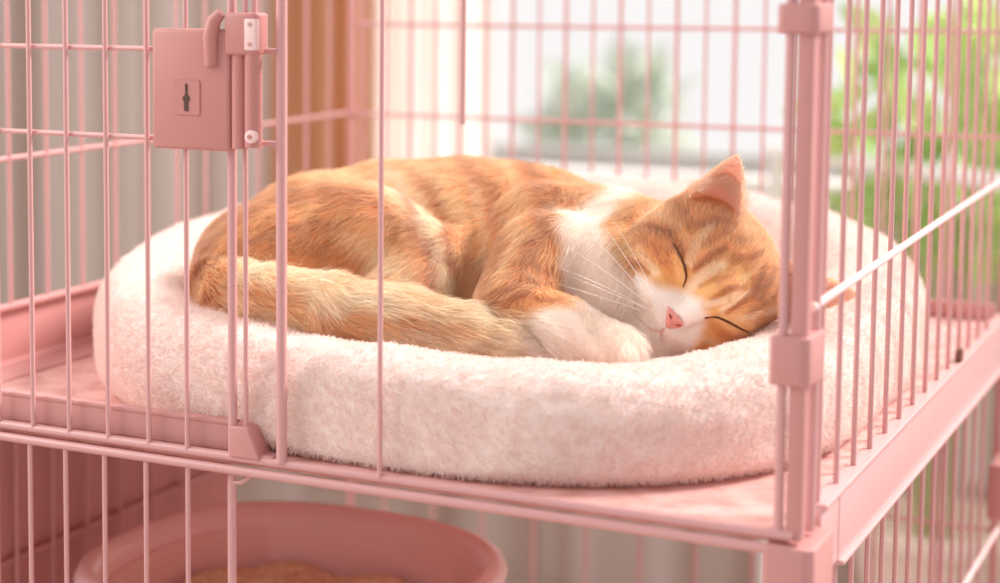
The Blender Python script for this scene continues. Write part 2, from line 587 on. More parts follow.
# cushion inside the ring
ring_in = np.stack([-0.37 + (Xc - nx * b_), 0.42 + (Yc - ny * b_)], -1)
cen = ring_in.mean(0)
NR = 40
rad = np.linspace(0, 1, NR)
CZ = 0.030 + 0.022 * (1 - rad ** 4)
CVx = cen[0] + (ring_in[:, 0] - cen[0])[None] * rad[:, None]
CVy = cen[1] + (ring_in[:, 1] - cen[1])[None] * rad[:, None]
CVz = np.repeat(CZ[:, None], NT, 1)
CVn = fbm(np.stack([CVx, CVy, CVz], -1).reshape(-1, 3), 25, 5, 3).reshape(NR, NT)
CV = np.stack([CVx, CVy, CVz + 0.002 * CVn * (rad[:, None] > 0.05)], -1)
i, j = np.meshgrid(np.arange(NR - 1), np.arange(NT), indexing='ij')
cq = np.stack([i * NT + j, (i + 1) * NT + j, (i + 1) * NT + (j + 1) % NT, i * NT + (j + 1) % NT], -1).reshape(-1, 4)
cushion = np_mesh('cushion', CV.reshape(-1, 3), cq, PLUSH, bed)

# plush pile
PILE_M = hair_mat('plush_pile_fibre', 'fur_color', 0.8, 0.97)


def pile(V, Q, N, n, parent, wt=None):
    P, NN = sample_surface(V, Q, N, n, wt)
    keep = P[:, 2] > 0.003
    P, NN = P[keep], NN[keep]
    n = len(P)
    cl = np.stack([fbm(P, 140, s, 2) for s in (21, 22, 23)], -1)
    d = NN + 0.6 * cl + 0.45 * RNG.normal(size=(n, 3))
    d[:, 2] -= 0.15
    d /= np.linalg.norm(d, axis=1, keepdims=True)
    inward = (d * NN).sum(1) < 0.15
    d[inward] += NN[inward] * 0.6
    L = RNG.uniform(0.0022, 0.0050, n)[:, None]
    k = RNG.normal(size=(n, 3)) * 0.4
    pts = np.stack([P - NN * 0.0006, P + d * L * 0.5, P + (d + 0.5 * k) * L * 0.8 - np.array([0, 0, 1]) * L * 0.1], 1)
    pts[:, :, 2] = np.maximum(pts[:, :, 2], 0.0006)
    rad = np.repeat(np.array([[0.00024, 0.00022, 0.0001]]), n, 0)
    base = lin((248, 235, 230))
    dark = lin((240, 221, 214))
    f = RNG.random((n, 1))
    cols = base * f + dark * (1 - f)
    o = hair('plush_pile', pts, rad, cols, PILE_M, parent)
    tag(o, kind='stuff')


pile(BV.reshape(-1, 3), bq, BN.reshape(-1, 3), 380000, bolster)

# ------------------------------------------------------------------ cat
# built as one smooth volume in metric axes: X right, Y up, Z away from the viewer
def pt(x, y, d):
    return np.array([(x - PX) / F * d, -(y - PY) / F * d, d])


def to_world(P):
    return CAM + P[..., 0:1] * rt + P[..., 1:2] * up + P[..., 2:3] * fw


def pix(P):
    """planar marking coordinates of a point of the coat"""
    return np.stack([PX + F * P[:, 0] / P[:, 2], PY - F * P[:, 1] / P[:, 2]], -1)


H = 0.0019
lo = np.array([pt(165, 0, 1.72)[0], -0.20, 1.38])
lo[1] = -(385 - PY) / F * 1.45
hi = np.array([(875 - PX) / F * 1.55, -(125 - PY) / F * 1.75, 1.98])
dims = np.ceil((hi - lo) / H).astype(int)
VOL = np.full(dims, 0.06, np.float32)
ax = [lo[a] + H * np.arange(dims[a]) for a in range(3)]


def sub(c0, c1, pad):
    a = np.maximum(np.floor((np.minimum(c0, c1) - pad - lo) / H).astype(int), 0)
    b = np.minimum(np.ceil((np.maximum(c0, c1) + pad - lo) / H).astype(int) + 1, dims)
    sl = tuple(slice(a[i], b[i]) for i in range(3))
    g = np.stack(np.meshgrid(ax[0][sl[0]], ax[1][sl[1]], ax[2][sl[2]], indexing='ij'), -1)
    return sl, g


def smin(a, b, k):
    h = np.maximum(k - np.abs(a - b), 0) / k
    return np.minimum(a, b) - h * h * k * 0.25


def capsule(p0, p1, r0, r1, k=0.012, carve=False):
    r = max(r0, r1)
    sl, g = sub(p0, p1, r + k + 0.01)
    ba = p1 - p0
    h = np.clip(((g - p0) @ ba) / (ba @ ba + 1e-12), 0, 1)
    d = np.linalg.norm(g - p0 - h[..., None] * ba, axis=-1) - (r0 + (r1 - r0) * h)
    VOL[sl] = -smin(-VOL[sl], d, k) if carve else smin(VOL[sl], d.astype(np.float32), k)


def ellipsoid(c, axes, rad, k=0.012, carve=False):
    rad = np.asarray(rad, float)
    sl, g = sub(c, c, rad.max() + k + 0.01)
    q = (g - c) @ np.asarray(axes).T / rad
    n = np.linalg.norm(q, axis=-1)
    n2 = np.linalg.norm(q / rad, axis=-1) + 1e-9
    d = n * (n - 1) / n2
    VOL[sl] = -smin(-VOL[sl], d, k) if carve else smin(VOL[sl], d.astype(np.float32), k)


def rp_(r, d):
    return r * d / F


def ball(x, y, d, r, k=0.012):
    c = pt(x, y, d)
    ellipsoid(c, np.eye(3), [rp_(r, d)] * 3, k)


def limb(pts, k=0.01):
    for (x0, y0, d0, r0), (x1, y1, d1, r1) in zip(pts[:-1], pts[1:]):
        capsule(pt(x0, y0, d0), pt(x1, y1, d1), rp_(r0, d0), rp_(r1, d1), k)


# trunk: rump, back, ribs, shoulder, neck
limb([(262, 272, 1.70, 66), (320, 258, 1.76, 78), (392, 246, 1.79, 79), (462, 245, 1.79, 80), (535, 250, 1.72, 76), (600, 258, 1.63, 64), (660, 262, 1.57, 58)], 0.02)
# belly mass under and toward the viewer
limb([(330, 290, 1.66, 52), (450, 290, 1.66, 56), (540, 295, 1.62, 54)], 0.02)
ellipsoid(pt(462, 250, 1.725), np.eye(3), [rp_(105, 1.72), rp_(84, 1.72), rp_(92, 1.72)], 0.03)
# haunch and hind foot
ax_h = np.array([[0.93, -0.36, 0], [0.36, 0.93, 0], [0, 0, 1.0]])
c = pt(362, 248, 1.655)
ellipsoid(c, ax_h, [rp_(86, 1.655), rp_(62, 1.655), rp_(60, 1.655)], 0.012)
ball(285, 258, 1.65, 60, 0.02)
limb([(428, 258, 1.615, 34), (412, 290, 1.595, 28), (380, 302, 1.585, 24)], 0.02)
# shoulder, upper arm, forearm, paw
c = pt(545, 250, 1.625)
ellipsoid(c, np.eye(3), [rp_(58, 1.62), rp_(66, 1.62), rp_(55, 1.62)], 0.016)
limb([(545, 262, 1.575, 48), (518, 302, 1.53, 38)], 0.014)
limb([(516, 312, 1.515, 34), (560, 328, 1.49, 29), (606, 343, 1.468, 22)], 0.010)
ellipsoid(pt(617, 346, 1.462), np.eye(3), [rp_(24, 1.46), rp_(18, 1.46), rp_(24, 1.46)], 0.008)
for (x, y, d) in ((632, 344, 1.474), (632, 349, 1.458), (624, 352, 1.446)):
    ball(x, y, d, 10.5, 0.003)
# other forepaw tucked beneath the chest
limb([(560, 335, 1.58, 30), (600, 350, 1.55, 26)], 0.01)
# chest and throat
ball(592, 280, 1.575, 60, 0.016)
ball(612, 312, 1.535, 40, 0.016)
ball(630, 282, 1.54, 50, 0.014)
ball(628, 325, 1.53, 26, 0.012)
# tail along the front
TAIL = [(219, 283, 1.625, 25), (236, 296, 1.585, 30), (270, 304, 1.555, 33), (330, 313, 1.53, 34), (400, 325, 1.512, 33), (460, 335, 1.497, 27), (500, 343, 1.485, 19), (522, 348, 1.478, 10)]
limb(TAIL, 0.006)
ball(240, 272, 1.66, 42, 0.012)

# head
HD = 1.53
HC = pt(712, 267, HD)
U = HD / F
hf = np.array([-0.33, -0.50, -0.80])
hf /= np.linalg.norm(hf)
hu = np.array([0.79, 0.62, 0.0])
hu = hu - hf * (hu @ hf)
hu /= np.linalg.norm(hu)
hr = np.cross(hu, hf)
if hr[0] < 0:
    hr = -hr
HA = np.stack([hr, hu, hf])


def hp(a, b, c):
    return HC + (a * hr + b * hu + c * hf) * U


ellipsoid(HC, HA, [80 * U, 62 * U, 64 * U], 0.014)
for s in (-1, 1):
    ellipsoid(hp(s * 46, -18, 22), HA, [36 * U, 32 * U, 34 * U], 0.016)
    ellipsoid(hp(s * 19, -36, 59), HA, [27 * U, 22 * U, 22 * U], 0.006)
    ellipsoid(hp(s * 36, 10, 47), HA, [21 * U, 17 * U, 17 * U], 0.008)
ellipsoid(hp(-2, -62, 42), HA, [28 * U, 19 * U, 25 * U], 0.007)
ball(655, 328, 1.508, 24, 0.010)
capsule(hp(0, 20, 58), hp(0, -17, 77), 17 * U, 10 * U, 0.010)
EARS = {-1: (hp(-54, 34, -4), hp(-98, 92, -2)), 1: (hp(56, 46, -4), hp(92, 110, -2))}
for s in (-1, 1):
    base, tip = EARS[s]
    axis = tip - base
    hgt = np.linalg.norm(axis)
    axis /= hgt
    wd = hr * s * (-1)                           # across the ear, toward the crown
    wd = wd + hu * 0.9
    wd = wd - axis * (wd @ axis)
    wd /= np.linalg.norm(wd)
    dp = np.cross(axis, wd)
    if dp @ hf < 0:
        dp = -dp
    sl, g = sub(base, tip, 50 * U)
    q = g - base
    t = (q @ axis) / hgt
    w = q @ wd
    dd = q @ dp

    def cone(wmax, dmax, t0, off):
        tt = np.clip((t - t0) / (1 - t0), -0.6, 1.0)
        prof = np.where(tt > 0, np.clip(1 - tt, 0, 1) ** 0.78 * (1 + 0.2 * tt), 1.0 + 0.15 * np.clip(-tt, 0, 1))
        ww = wmax * prof + 1e-5
        de = dmax * prof + 1e-5
        e = np.sqrt((w / ww) ** 2 + ((dd - off) / de) ** 2)
        lat = (e - 1) * np.minimum(ww, de) * 0.9
        return np.maximum(lat, (t - 1) * hgt)
    outer = cone(31 * U, 21 * U, 0.0, 0.0)
    outer = np.maximum(outer, (-0.2 - t) * hgt)
    inner = cone(27.5 * U, 23 * U, -0.05, 8 * U)
    inner = np.maximum(inner, (0.02 - t) * hgt)
    ear = np.maximum(outer, -inner).astype(np.float32)
    VOL[sl] = smin(VOL[sl], ear, 0.006)


def surface_nets(vol):
    s = vol < 0
    nx_, ny_, nz_ = vol.shape
    c = np.zeros((nx_ - 1, ny_ - 1, nz_ - 1), np.uint8)
    for a in (0, 1):
        for b in (0, 1):
            for d in (0, 1):
                c += s[a:nx_ - 1 + a, b:ny_ - 1 + b, d:nz_ - 1 + d]
    act = (c > 0) & (c < 8)
    idx = -np.ones(act.shape, np.int64)
    I = np.argwhere(act)
    idx[act] = np.arange(len(I))
    acc = np.zeros((len(I), 3))
    cnt = np.zeros(len(I))
    cor = [(a, b, d) for a in (0, 1) for b in (0, 1) for d in (0, 1)]
    for e0 in cor:
        for a in range(3):
            if e0[a] == 0:
                e1 = list(e0)
                e1[a] = 1
                v0 = vol[I[:, 0] + e0[0], I[:, 1] + e0[1], I[:, 2] + e0[2]]
                v1 = vol[I[:, 0] + e1[0], I[:, 1] + e1[1], I[:, 2] + e1[2]]
                m = (v0 < 0) != (v1 < 0)
                t = np.where(m, v0 / np.where(m, v0 - v1, 1), 0)
                p = np.repeat(np.array(e0, float)[None], len(I), 0)
                p[:, a] += t
                acc[m] += p[m]
                cnt[m] += 1
    V = I + acc / cnt[:, None]
    Q = []
    for a in range(3):
        o = [k for k in range(3) if k != a]
        sh = [slice(None)] * 3
        sA, sB = list(sh), list(sh)
        sA[a], sB[a] = slice(0, -1), slice(1, None)
        cr = s[tuple(sA)] != s[tuple(sB)]
        E = np.argwhere(cr)
        ok = (E[:, o[0]] > 0) & (E[:, o[1]] > 0) & (E[:, o[0]] < vol.shape[o[0]] - 1) & (E[:, o[1]] < vol.shape[o[1]] - 1)
        E = E[ok]
        ins = s[E[:, 0], E[:, 1], E[:, 2]]
        q = []
        for (da, db) in ((-1, -1), (0, -1), (0, 0), (-1, 0)):
            e = E.copy()
            e[:, o[0]] += da
            e[:, o[1]] += db
            q.append(idx[e[:, 0], e[:, 1], e[:, 2]])
        q = np.stack(q, -1)
        flip = ins if a != 1 else ~ins
        q[~flip] = q[~flip][:, ::-1]
        Q.append(q)
    return V, np.vstack(Q)


CVv, CQ = surface_nets(VOL)
CVv = lo + H * CVv
ok = (CQ >= 0).all(1)
CQ = CQ[ok]


def smooth(V, Q, it, lam=0.5):
    E = np.vstack([Q[:, [0, 1]], Q[:, [1, 2]], Q[:, [2, 3]], Q[:, [3, 0]]])
    for _ in range(it):
        acc = np.zeros_like(V)
        cnt = np.zeros(len(V))
        for k in range(3):
            acc[:, k] = np.bincount(E[:, 0], V[E[:, 1], k], len(V)) + np.bincount(E[:, 1], V[E[:, 0], k], len(V))
        cnt = np.bincount(E[:, 0], minlength=len(V)) + np.bincount(E[:, 1], minlength=len(V))
        V = V + lam * (acc / np.maximum(cnt, 1)[:, None] - V)
    return V


def vnormals(V, Q):
    n = np.cross(V[Q[:, 2]] - V[Q[:, 0]], V[Q[:, 3]] - V[Q[:, 1]])
    N = np.zeros_like(V)
    for c_ in range(4):
        for k in range(3):
            N[:, k] += np.bincount(Q[:, c_], n[:, k], len(V))
    return N / (np.linalg.norm(N, axis=1, keepdims=True) + 1e-12)


CVv = smooth(CVv, CQ, 3)
CN = vnormals(CVv, CQ)
ctr = CVv.mean(0)
if ((CVv - ctr) * CN).sum() < 0:
    CN = -CN
    CQ = CQ[:, ::-1]

# ------------------------------------------------- coat markings
ORANGE = (242, 188, 126)
DARK = (198, 120, 58)
CREAM = (253, 232, 204)
WHITE = (255, 244, 236)
PALE = (250, 216, 170)


def seg_dist(p, line):
    line = np.asarray(line, float)
    best = np.full(len(p), 1e9)
    for a, b in zip(line[:-1], line[1:]):
        ab = b - a
        h = np.clip(((p - a) @ ab) / (ab @ ab + 1e-9), 0, 1)
        best = np.minimum(best, np.linalg.norm(p - a - h[:, None] * ab, axis=1))
    return best


def poly_sd(p, poly):
    poly = np.asarray(poly, float)
    n = len(poly)
    d = seg_dist(p, np.vstack([poly, poly[:1]]))
    ins = np.zeros(len(p), bool)
    for i in range(n):
        a, b = poly[i], poly[(i + 1) % n]
        c_ = ((a[1] > p[:, 1]) != (b[1] > p[:, 1])) & (p[:, 0] < (b[0] - a[0]) * (p[:, 1] - a[1]) / (b[1] - a[1] + 1e-12) + a[0])
        ins ^= c_
    return np.where(ins, -d, d)


WHITE_POLYS = [
    ([(562, 212), (590, 197), (622, 186), (650, 182), (672, 187), (655, 197), (628, 204), (612, 222), (619, 248), (634, 270), (655, 284), (676, 291), (690, 292), (700, 300), (705, 316),
      (704, 328), (696, 340), (688, 356), (640, 366), (606, 346), (588, 326), (570, 296), (562, 252)], 7),
    ([(508, 320), (530, 309), (556, 303), (580, 308), (612, 322), (648, 340), (650, 366), (520, 366), (506, 345)], 7),
]
BODY_STROKES = [  # line, half width, colour, strength
    ([(395, 180), (425, 208), (444, 250), (442, 292)], 15, CREAM, 0.85),
    ([(345, 232), (378, 250), (398, 270), (412, 292)], 9, CREAM, 0.45),
    ([(390, 262), (402, 276)], 20, CREAM, 0.7),
    ([(240, 268), (280, 272), (325, 290), (380, 300)], 14, CREAM, 0.9),
    ([(300, 296), (360, 306), (420, 312), (470, 316)], 10, CREAM, 0.75),
    ([(370, 338), (430, 342), (500, 347)], 13, (250, 226, 198), 0.8),
    ([(225, 300), (262, 318), (300, 330)], 9, CREAM, 0.5),
    ([(470, 316), (505, 338)], 15, (250, 228, 200), 0.8),
    ([(300, 318), (330, 322), (372, 330)], 9, ORANGE, 0.5),
    ([(455, 190), (470, 235), (462, 285)], 10, PALE, 0.5),
    ([(480, 180), (492, 230), (478, 290)], 6, CREAM, 0.45),
    ([(430, 175), (452, 215), (456, 260)], 5, DARK, 0.55),
    ([(412, 205), (430, 240), (428, 285)], 5, DARK, 0.6),
    ([(200, 250), (225, 225), (262, 205), (300, 192)], 10, DARK, 0.5),
    ([(215, 270), (245, 245), (290, 228), (340, 225)], 6, DARK, 0.5),
    ([(280, 250), (320, 244), (365, 254)], 5, DARK, 0.4),
    ([(290, 200), (330, 192), (372, 200), (402, 226)], 6, DARK, 0.45),
    ([(320, 178), (360, 176), (398, 182)], 6, PALE, 0.6),
    ([(192, 290), (198, 262), (212, 240)], 9, DARK, 0.6),
    ([(204, 300), (230, 314), (262, 326)], 6, DARK, 0.4),
    ([(420, 162), (445, 180), (465, 205)], 6, PALE, 0.6),
    ([(470, 162), (500, 190), (508, 240), (490, 280)], 7, DARK, 0.5),
    ([(505, 162), (526, 185), (528, 230), (508, 272)], 6, PALE, 0.55),
    ([(532, 165), (552, 188), (548, 230), (524, 268)], 8, DARK, 0.6),
    ([(566, 190), (556, 208), (553, 232)], 7, (190, 130, 86), 0.35),
    ([(560, 178), (585, 180), (600, 190)], 7, ORANGE, 0.7),
    ([(495, 290), (525, 278), (562, 284)], 4, DARK, 0.75),
    ([(490, 304), (522, 294), (552, 297)], 3.5, DARK, 0.6),
    ([(520, 262), (548, 262), (566, 270)], 4, DARK, 0.6),
    ([(486, 286), (470, 300)], 10, PALE, 0.4),
]
DARKH = (184, 100, 42)
HEAD_STROKES = [
    ([(629, 226), (650, 232), (670, 240), (682, 256)], 3.6, DARKH, 0.85),
    ([(640, 214), (662, 222), (680, 232)], 3, CREAM, 0.4),
    ([(645, 244), (660, 252), (668, 268), (670, 280)], 6, (222, 150, 88), 0.6),
    ([(632, 246), (645, 262), (655, 272)], 5, CREAM, 0.55),
    ([(619, 246), (634, 262), (648, 273)], 3, DARKH, 0.7),
    ([(617, 224), (626, 244)], 4, DARKH, 0.5),
    ([(690, 262), (696, 245), (708, 232)], 5, CREAM, 0.5),
    ([(695, 270), (712, 259), (724, 255)], 3, DARKH, 0.8),
    ([(690, 286), (704, 274), (722, 268)], 5, CREAM, 0.7),
    ([(700, 284), (716, 280), (726, 278)], 2.5, DARKH, 0.4),
    ([(712, 300), (726, 289), (744, 288)], 3, DARKH, 0.75),
    ([(708, 304), (722, 300), (734, 296)], 4, CREAM, 0.6),
    ([(722, 310), (742, 298), (750, 292)], 3.5, CREAM, 0.7),
    ([(728, 312), (746, 300), (756, 284), (760, 270)], 3, DARKH, 0.75),
    ([(690, 232), (712, 226), (732, 232)], 3.5, DARKH, 0.6),
    ([(702, 246), (722, 240), (742, 246)], 3, DARKH, 0.6),
    ([(732, 262), (746, 262), (756, 256)], 3, DARKH, 0.65),
    ([(740, 282), (754, 268)], 3, PALE, 0.6),
    ([(757, 300), (766, 284), (770, 272)], 4, DARKH, 0.5),
    ([(748, 316), (762, 306), (772, 300)], 3, DARKH, 0.45),
    ([(740, 320), (756, 314), (770, 312)], 3, CREAM, 0.5),
    ([(712, 326), (728, 338), (752, 342)], 5, (222, 150, 88), 0.7),
    ([(704, 338), (720, 346), (742, 348)], 3, CREAM, 0.5),
    ([(668, 204), (685, 214)], 7, DARKH, 0.45),
    ([(735, 220), (748, 238)], 6, PALE, 0.6),
]


def sstep(a, b, x):
    t = np.clip((x - a) / (b - a), 0, 1)
    return t * t * (3 - 2 * t)


def coat(P):
    """linear colour of the coat at points P (cat axes)"""
    p = pix(P)
    wob = np.stack([fbm(P, 60, 31, 2), fbm(P, 60, 41, 2)], -1) * 5.0
    q = p + wob
    n = fbm(P, 45, 51, 3)
    c = np.repeat(lin(ORANGE)[None], len(P), 0)
    a = sstep(0.15, 0.8, n)[:, None] * 0.4
    c = c * (1 - a) + lin(PALE) * a
    a = sstep(0.15, 0.8, -n)[:, None] * 0.35
    c = c * (1 - a) + lin(DARK) * a
    headm = sstep(76, 66, np.linalg.norm((P - HC) / U / np.array([1, 1, 1.15]), axis=1) - 18)

    def stroke(c, pts, line, w, colr, s, mask):
        d = seg_dist(pts, line)
        a = (sstep(w * 1.5, w * 0.5, d) * s * mask)[:, None]
        return c * (1 - a) + lin(colr) * a
    for line, w, colr, s in BODY_STROKES:
        c = stroke(c, q, line, w, colr, s, 1 - headm)
    qh = p + wob * 0.35
    for line, w, colr, s in HEAD_STROKES:
        c = stroke(c, qh, line, w, colr, s, headm)
    for poly, soft in WHITE_POLYS:
        sd = poly_sd(p + wob * 0.7, poly)
        a = sstep(soft, -soft, sd)[:, None]
        c = c * (1 - a) + lin(WHITE) * a
    return c, headm


tail_line = np.array([pt(x, y, d) for x, y, d, r in TAIL])


def tail_mask(P):
    d = np.full(len(P), 1e9)
    for a, b in zip(tail_line[:-1], tail_line[1:]):
        ab = b - a
        h = np.clip(((P - a) @ ab) / (ab @ ab), 0, 1)
        d = np.minimum(d, np.linalg.norm(P - a - h[:, None] * ab, axis=1))
    return sstep(0.034, 0.026, d)


EYE1 = [(673, 243), (680, 255), (685, 267), (687, 278), (683, 287)]
EYE2 = [(705, 318.5), (711, 316.5), (718, 317), (729, 322.5), (741, 329), (753, 334.5)]
MOUTH = [(664, 328), (661, 333), (662, 341), (664, 350)]
MOUTH2 = [(661, 332), (652, 330), (643, 323), (636, 316)]
NOSE = [(668, 306), (676, 313), (684, 322), (683, 327), (674, 329), (665, 328), (666, 316)]

# body mesh with vertex colours
cat_m = bpy.data.materials.new('ginger_and_white_coat')
cat_m.use_nodes = True
nt = cat_m.node_tree
b = nt.nodes['Principled BSDF']
b.inputs['Roughness'].default_value = 0.8
b.inputs['Specular IOR Level'].default_value = 0.15
an = nt.nodes.new('ShaderNodeAttribute')
an.attribute_name = 'coat'
nt.links.new(an.outputs['Color'], b.inputs['Base Color'])
b.inputs['Subsurface Weight'].default_value = 0.15
b.inputs['Subsurface Radius'].default_value = (0.01, 0.005, 0.003)
b.inputs['Subsurface Scale'].default_value = 0.5

WV = to_world(CVv)
cat = np_mesh('cat', WV, CQ, cat_m)
tag(cat, 'ginger tabby and white cat curled asleep in the plush bed', 'cat')
vc, vh = coat(CVv)


def ear_inner(P, N):
    """how much a point lies inside the cup of an ear"""
    out = np.zeros(len(P))
    for s in (-1, 1):
        base, tip = EARS[s]
        a = tip - base
        L = np.linalg.norm(a)
        t = ((P - base) @ a) / L ** 2
        dist = np.linalg.norm((P - base) - np.clip(t, 0, 1)[:, None] * a, axis=1)
        facing = (N @ hf)
        m = sstep(0.05, 0.2, t) * sstep(42 * U, 36 * U, dist) * sstep(0.05, 0.35, facing)
        out = np.maximum(out, m)
    return out


def ear_any(P):
    out = np.zeros(len(P))
    for s in (-1, 1):
        base, tip = EARS[s]
        a = tip - base
        L = np.linalg.norm(a)
        t = ((P - base) @ a) / L ** 2
        dist = np.linalg.norm((P - base) - np.clip(t, 0, 1)[:, None] * a, axis=1)
        out = np.maximum(out, sstep(0.1, 0.35, t) * sstep(50 * U, 44 * U, dist))
    return out


ei = ear_inner(CVv, CN)[:, None]
vc = vc * (1 - ei) + lin((250, 192, 168)) * ei
at_c = cat.data.attributes.new('coat', 'FLOAT_COLOR', 'POINT')
at_c.data.foreach_set('color', np.concatenate([vc, np.ones((len(vc), 1))], 1).reshape(-1).astype(np.float32))

# fur
def bed_height(Wp):
    return 0.036


def weight(P, N):
    Wd = to_world(P)
    w = np.ones(len(P))
    w[Wd[:, 2] < 0.045] = 0
    w[(N[:, 2] > 0.55)] *= 0.15            # the side turned to the back of the bed
    hd = np.linalg.norm(P - HC, axis=1) < 105 * U
    w[hd] *= 2.2
    return w


NF = 380000
P, N = sample_surface(CVv, CQ, CN, NF, weight)
col_, hm = coat(P)
pp = pix(P)
tm = tail_mask(P)
em = ear_any(P)
einn = ear_inner(P, N)
eb = np.minimum(np.linalg.norm(P - EARS[-1][0], axis=1), np.linalg.norm(P - EARS[1][0], axis=1)) / U
tuft = einn * sstep(44, 30, eb)
front = hm * sstep(0.25, -0.05, N[:, 2])
keep = np.ones(NF, bool)
for ln, w in ((EYE1, 1.3), (EYE2, 1.3), (MOUTH, 1.0), (MOUTH2, 0.7)):
    keep &= ~((hm > 0.5) & (N[:, 2] < 0.1) & (seg_dist(pp, ln) < w))
keep &= ~((hm > 0.5) & (N[:, 2] < 0.1) & (poly_sd(pp, NOSE) < 0.5))
keep &= ~((einn > 0.3) & (tuft < 0.3) & (RNG.random(NF) < 0.68))
# flow of the coat
vel = np.repeat(np.array([[-0.85, -0.45, 0.0]]), NF, 0)
vel[:, 1] -= 0.5 * sstep(190, 300, pp[:, 1])
vel[:, 0] += 0.5 * sstep(430, 560, pp[:, 0])
tdir = np.gradient(tail_line, axis=0)
tdir /= np.linalg.norm(tdir, axis=1, keepdims=True)
near = np.argmin(np.linalg.norm(P[:, None, :] - tail_line[None], axis=2), 1)
vel = vel * (1 - tm[:, None]) + tdir[near] * tm[:, None] * 1.2
legm = sstep(14, -6, poly_sd(pp, [(498, 322), (530, 300), (560, 296), (600, 318), (650, 340), (650, 366), (505, 366)])) * (1 - hm) * (1 - tm)
vel = vel * (1 - legm[:, None]) + np.array([0.9, -0.35, -0.2]) * legm[:, None]
nose_p = hp(0, -20, 80)
away = P - nose_p
away /= np.linalg.norm(away, axis=1, keepdims=True) + 1e-9
hv = away * 1.0
vel = vel * (1 - hm[:, None]) + hv * hm[:, None]
chest = sstep(20, -20, poly_sd(pp, WHITE_POLYS[0][0])) * (1 - hm)
vel = vel * (1 - chest[:, None]) + np.array([-0.45, -0.9, -0.2]) * chest[:, None]
ear_v = hu * 0.9
vel = vel * (1 - em[:, None]) + ear_v * em[:, None]
cl = np.stack([fbm(P, 75, s, 2) for s in (61, 62, 63)], -1)
vel = vel + cl * 0.38 * (1 - 0.55 * hm[:, None]) + RNG.normal(size=(NF, 3)) * 0.13
t = vel - N * (vel * N).sum(1, keepdims=True)
t /= np.linalg.norm(t, axis=1, keepdims=True) + 1e-9
Lg = 0.015 * (1 - tm) + 0.021 * tm
Lg = Lg * (1 - legm) + 0.0065 * legm
Lg = Lg * (1 - chest) + 0.015 * chest
dn = np.linalg.norm(P - nose_p, axis=1) / U
face_L = 0.0024 + 0.0085 * sstep(15, 105, dn)
Lg = Lg * (1 - hm) + face_L * hm
Lg = Lg * (1 - em) + 0.0026 * em
Lg = Lg * (1 - einn) + 0.006 * einn
Lg = Lg + 0.008 * tuft
Lg = Lg * RNG.uniform(0.55, 1.15, NF)
lift = 0.5 + 0.16 * RNG.normal(size=NF)
lift = lift * (1 - hm) + (0.30 + 0.08 * RNG.normal(size=NF)) * hm
lift = lift + 0.15 * tm
S = np.array([0, 0.3, 0.62, 1.0])
pts = P[:, None, :] - N[:, None, :] * 0.0006 + (t[:, None, :] * S[None, :, None] + N[:, None, :] * (lift[:, None] * (S - 0.55 * S ** 2)[None])[:, :, None]) * Lg[:, None, None]
pts[:, :, 1] -= (0.10 * (S ** 2)[None] * Lg[:, None]) * (1 - hm)[:, None]
rad = np.array([0.00017, 0.00016, 0.00012, 0.00003])[None] * (1.0 - 0.25 * hm)[:, None]
var = 1 + 0.22 * RNG.normal(size=(NF, 1))
pale_ = sstep(0.5, 0.8, col_[:, 2])[:, None]
var = var * (1 - pale_) + (0.93 + 0.11 * RNG.random((NF, 1))) * pale_
colh = np.clip(col_ * var, 0, 0.99)
edge = (einn * 0.9)[:, None]
colh = colh * (1 - edge) + lin((250, 225, 205)) * edge
Wpts = to_world(pts)
ok = keep & (Wpts[:, :, 2].min(1) > 0.02)
FUR_M = hair_mat('cat_fur', 'fur_color', 0.42, 0.82, 0.3)
fur = hair('fur', Wpts[ok], rad[ok], colh[ok], FUR_M, cat)

# facial details laid on the surface: the first point the line of sight meets
def surf(x, y, lift=0.0):
    r = pt(x, y, 1.0)
    ds = np.linspace(1.38, 1.62, 400)
    g = r[None] * ds[:, None]
    ix = np.clip(((g - lo) / H).round().astype(int), 0, np.array(dims) - 1)
    v = VOL[ix[:, 0], ix[:, 1], ix[:, 2]]
    k = np.argmax(v < 0) if (v < 0).any() else len(ds) // 2
    if k > 0 and v[k] < 0:
        a, b_ = v[k - 1], v[k]
        dsk = ds[k - 1] + (ds[k] - ds[k - 1]) * a / (a - b_ + 1e-9)
    else:
        dsk = ds[k]
    return r * (dsk - lift)


def fine(line, n):
    line = np.asarray(line, float)
    s = np.r_[0, np.cumsum(np.linalg.norm(np.diff(line, axis=0), axis=1))]
    u = np.linspace(0, s[-1], n)
    # smooth the polyline a little
    x, y = np.interp(u, s, line[:, 0]), np.interp(u, s, line[:, 1])
    for _ in range(3):
        x[1:-1] = (x[:-2] + 2 * x[1:-1] + x[2:]) / 4
        y[1:-1] = (y[:-2] + 2 * y[1:-1] + y[2:]) / 4
    return np.stack([x, y], -1)


LASH = mat('dark_eyelid_rim', (104, 54, 26), 0.6)
for line in (EYE1, EYE2):
    fl = fine(line, 18)
    mb = MB()
    n = len(fl)
    rs = [0.00105 * (0.45 + 0.55 * math.sin(math.pi * (k + 0.6) / n)) for k in range(n)]
    mb.tube([to_world(surf(x, y, 0.0010)[None])[0] for x, y in fl], rs, 8)
    mb.build('closed_eyelid', LASH, cat)
MOUTH_M = mat('pink_lip', (222, 160, 146), 0.6)
for line in (MOUTH, MOUTH2):
    fl = fine(line, 14)
    MB().tube([to_world(surf(x, y, 0.0022)[None])[0] for x, y in fl], [(0.0008 if line is MOUTH else 0.0006) * (1 - 0.7 * k / 14) for k in range(14)], 8).build('mouth', MOUTH_M, cat)
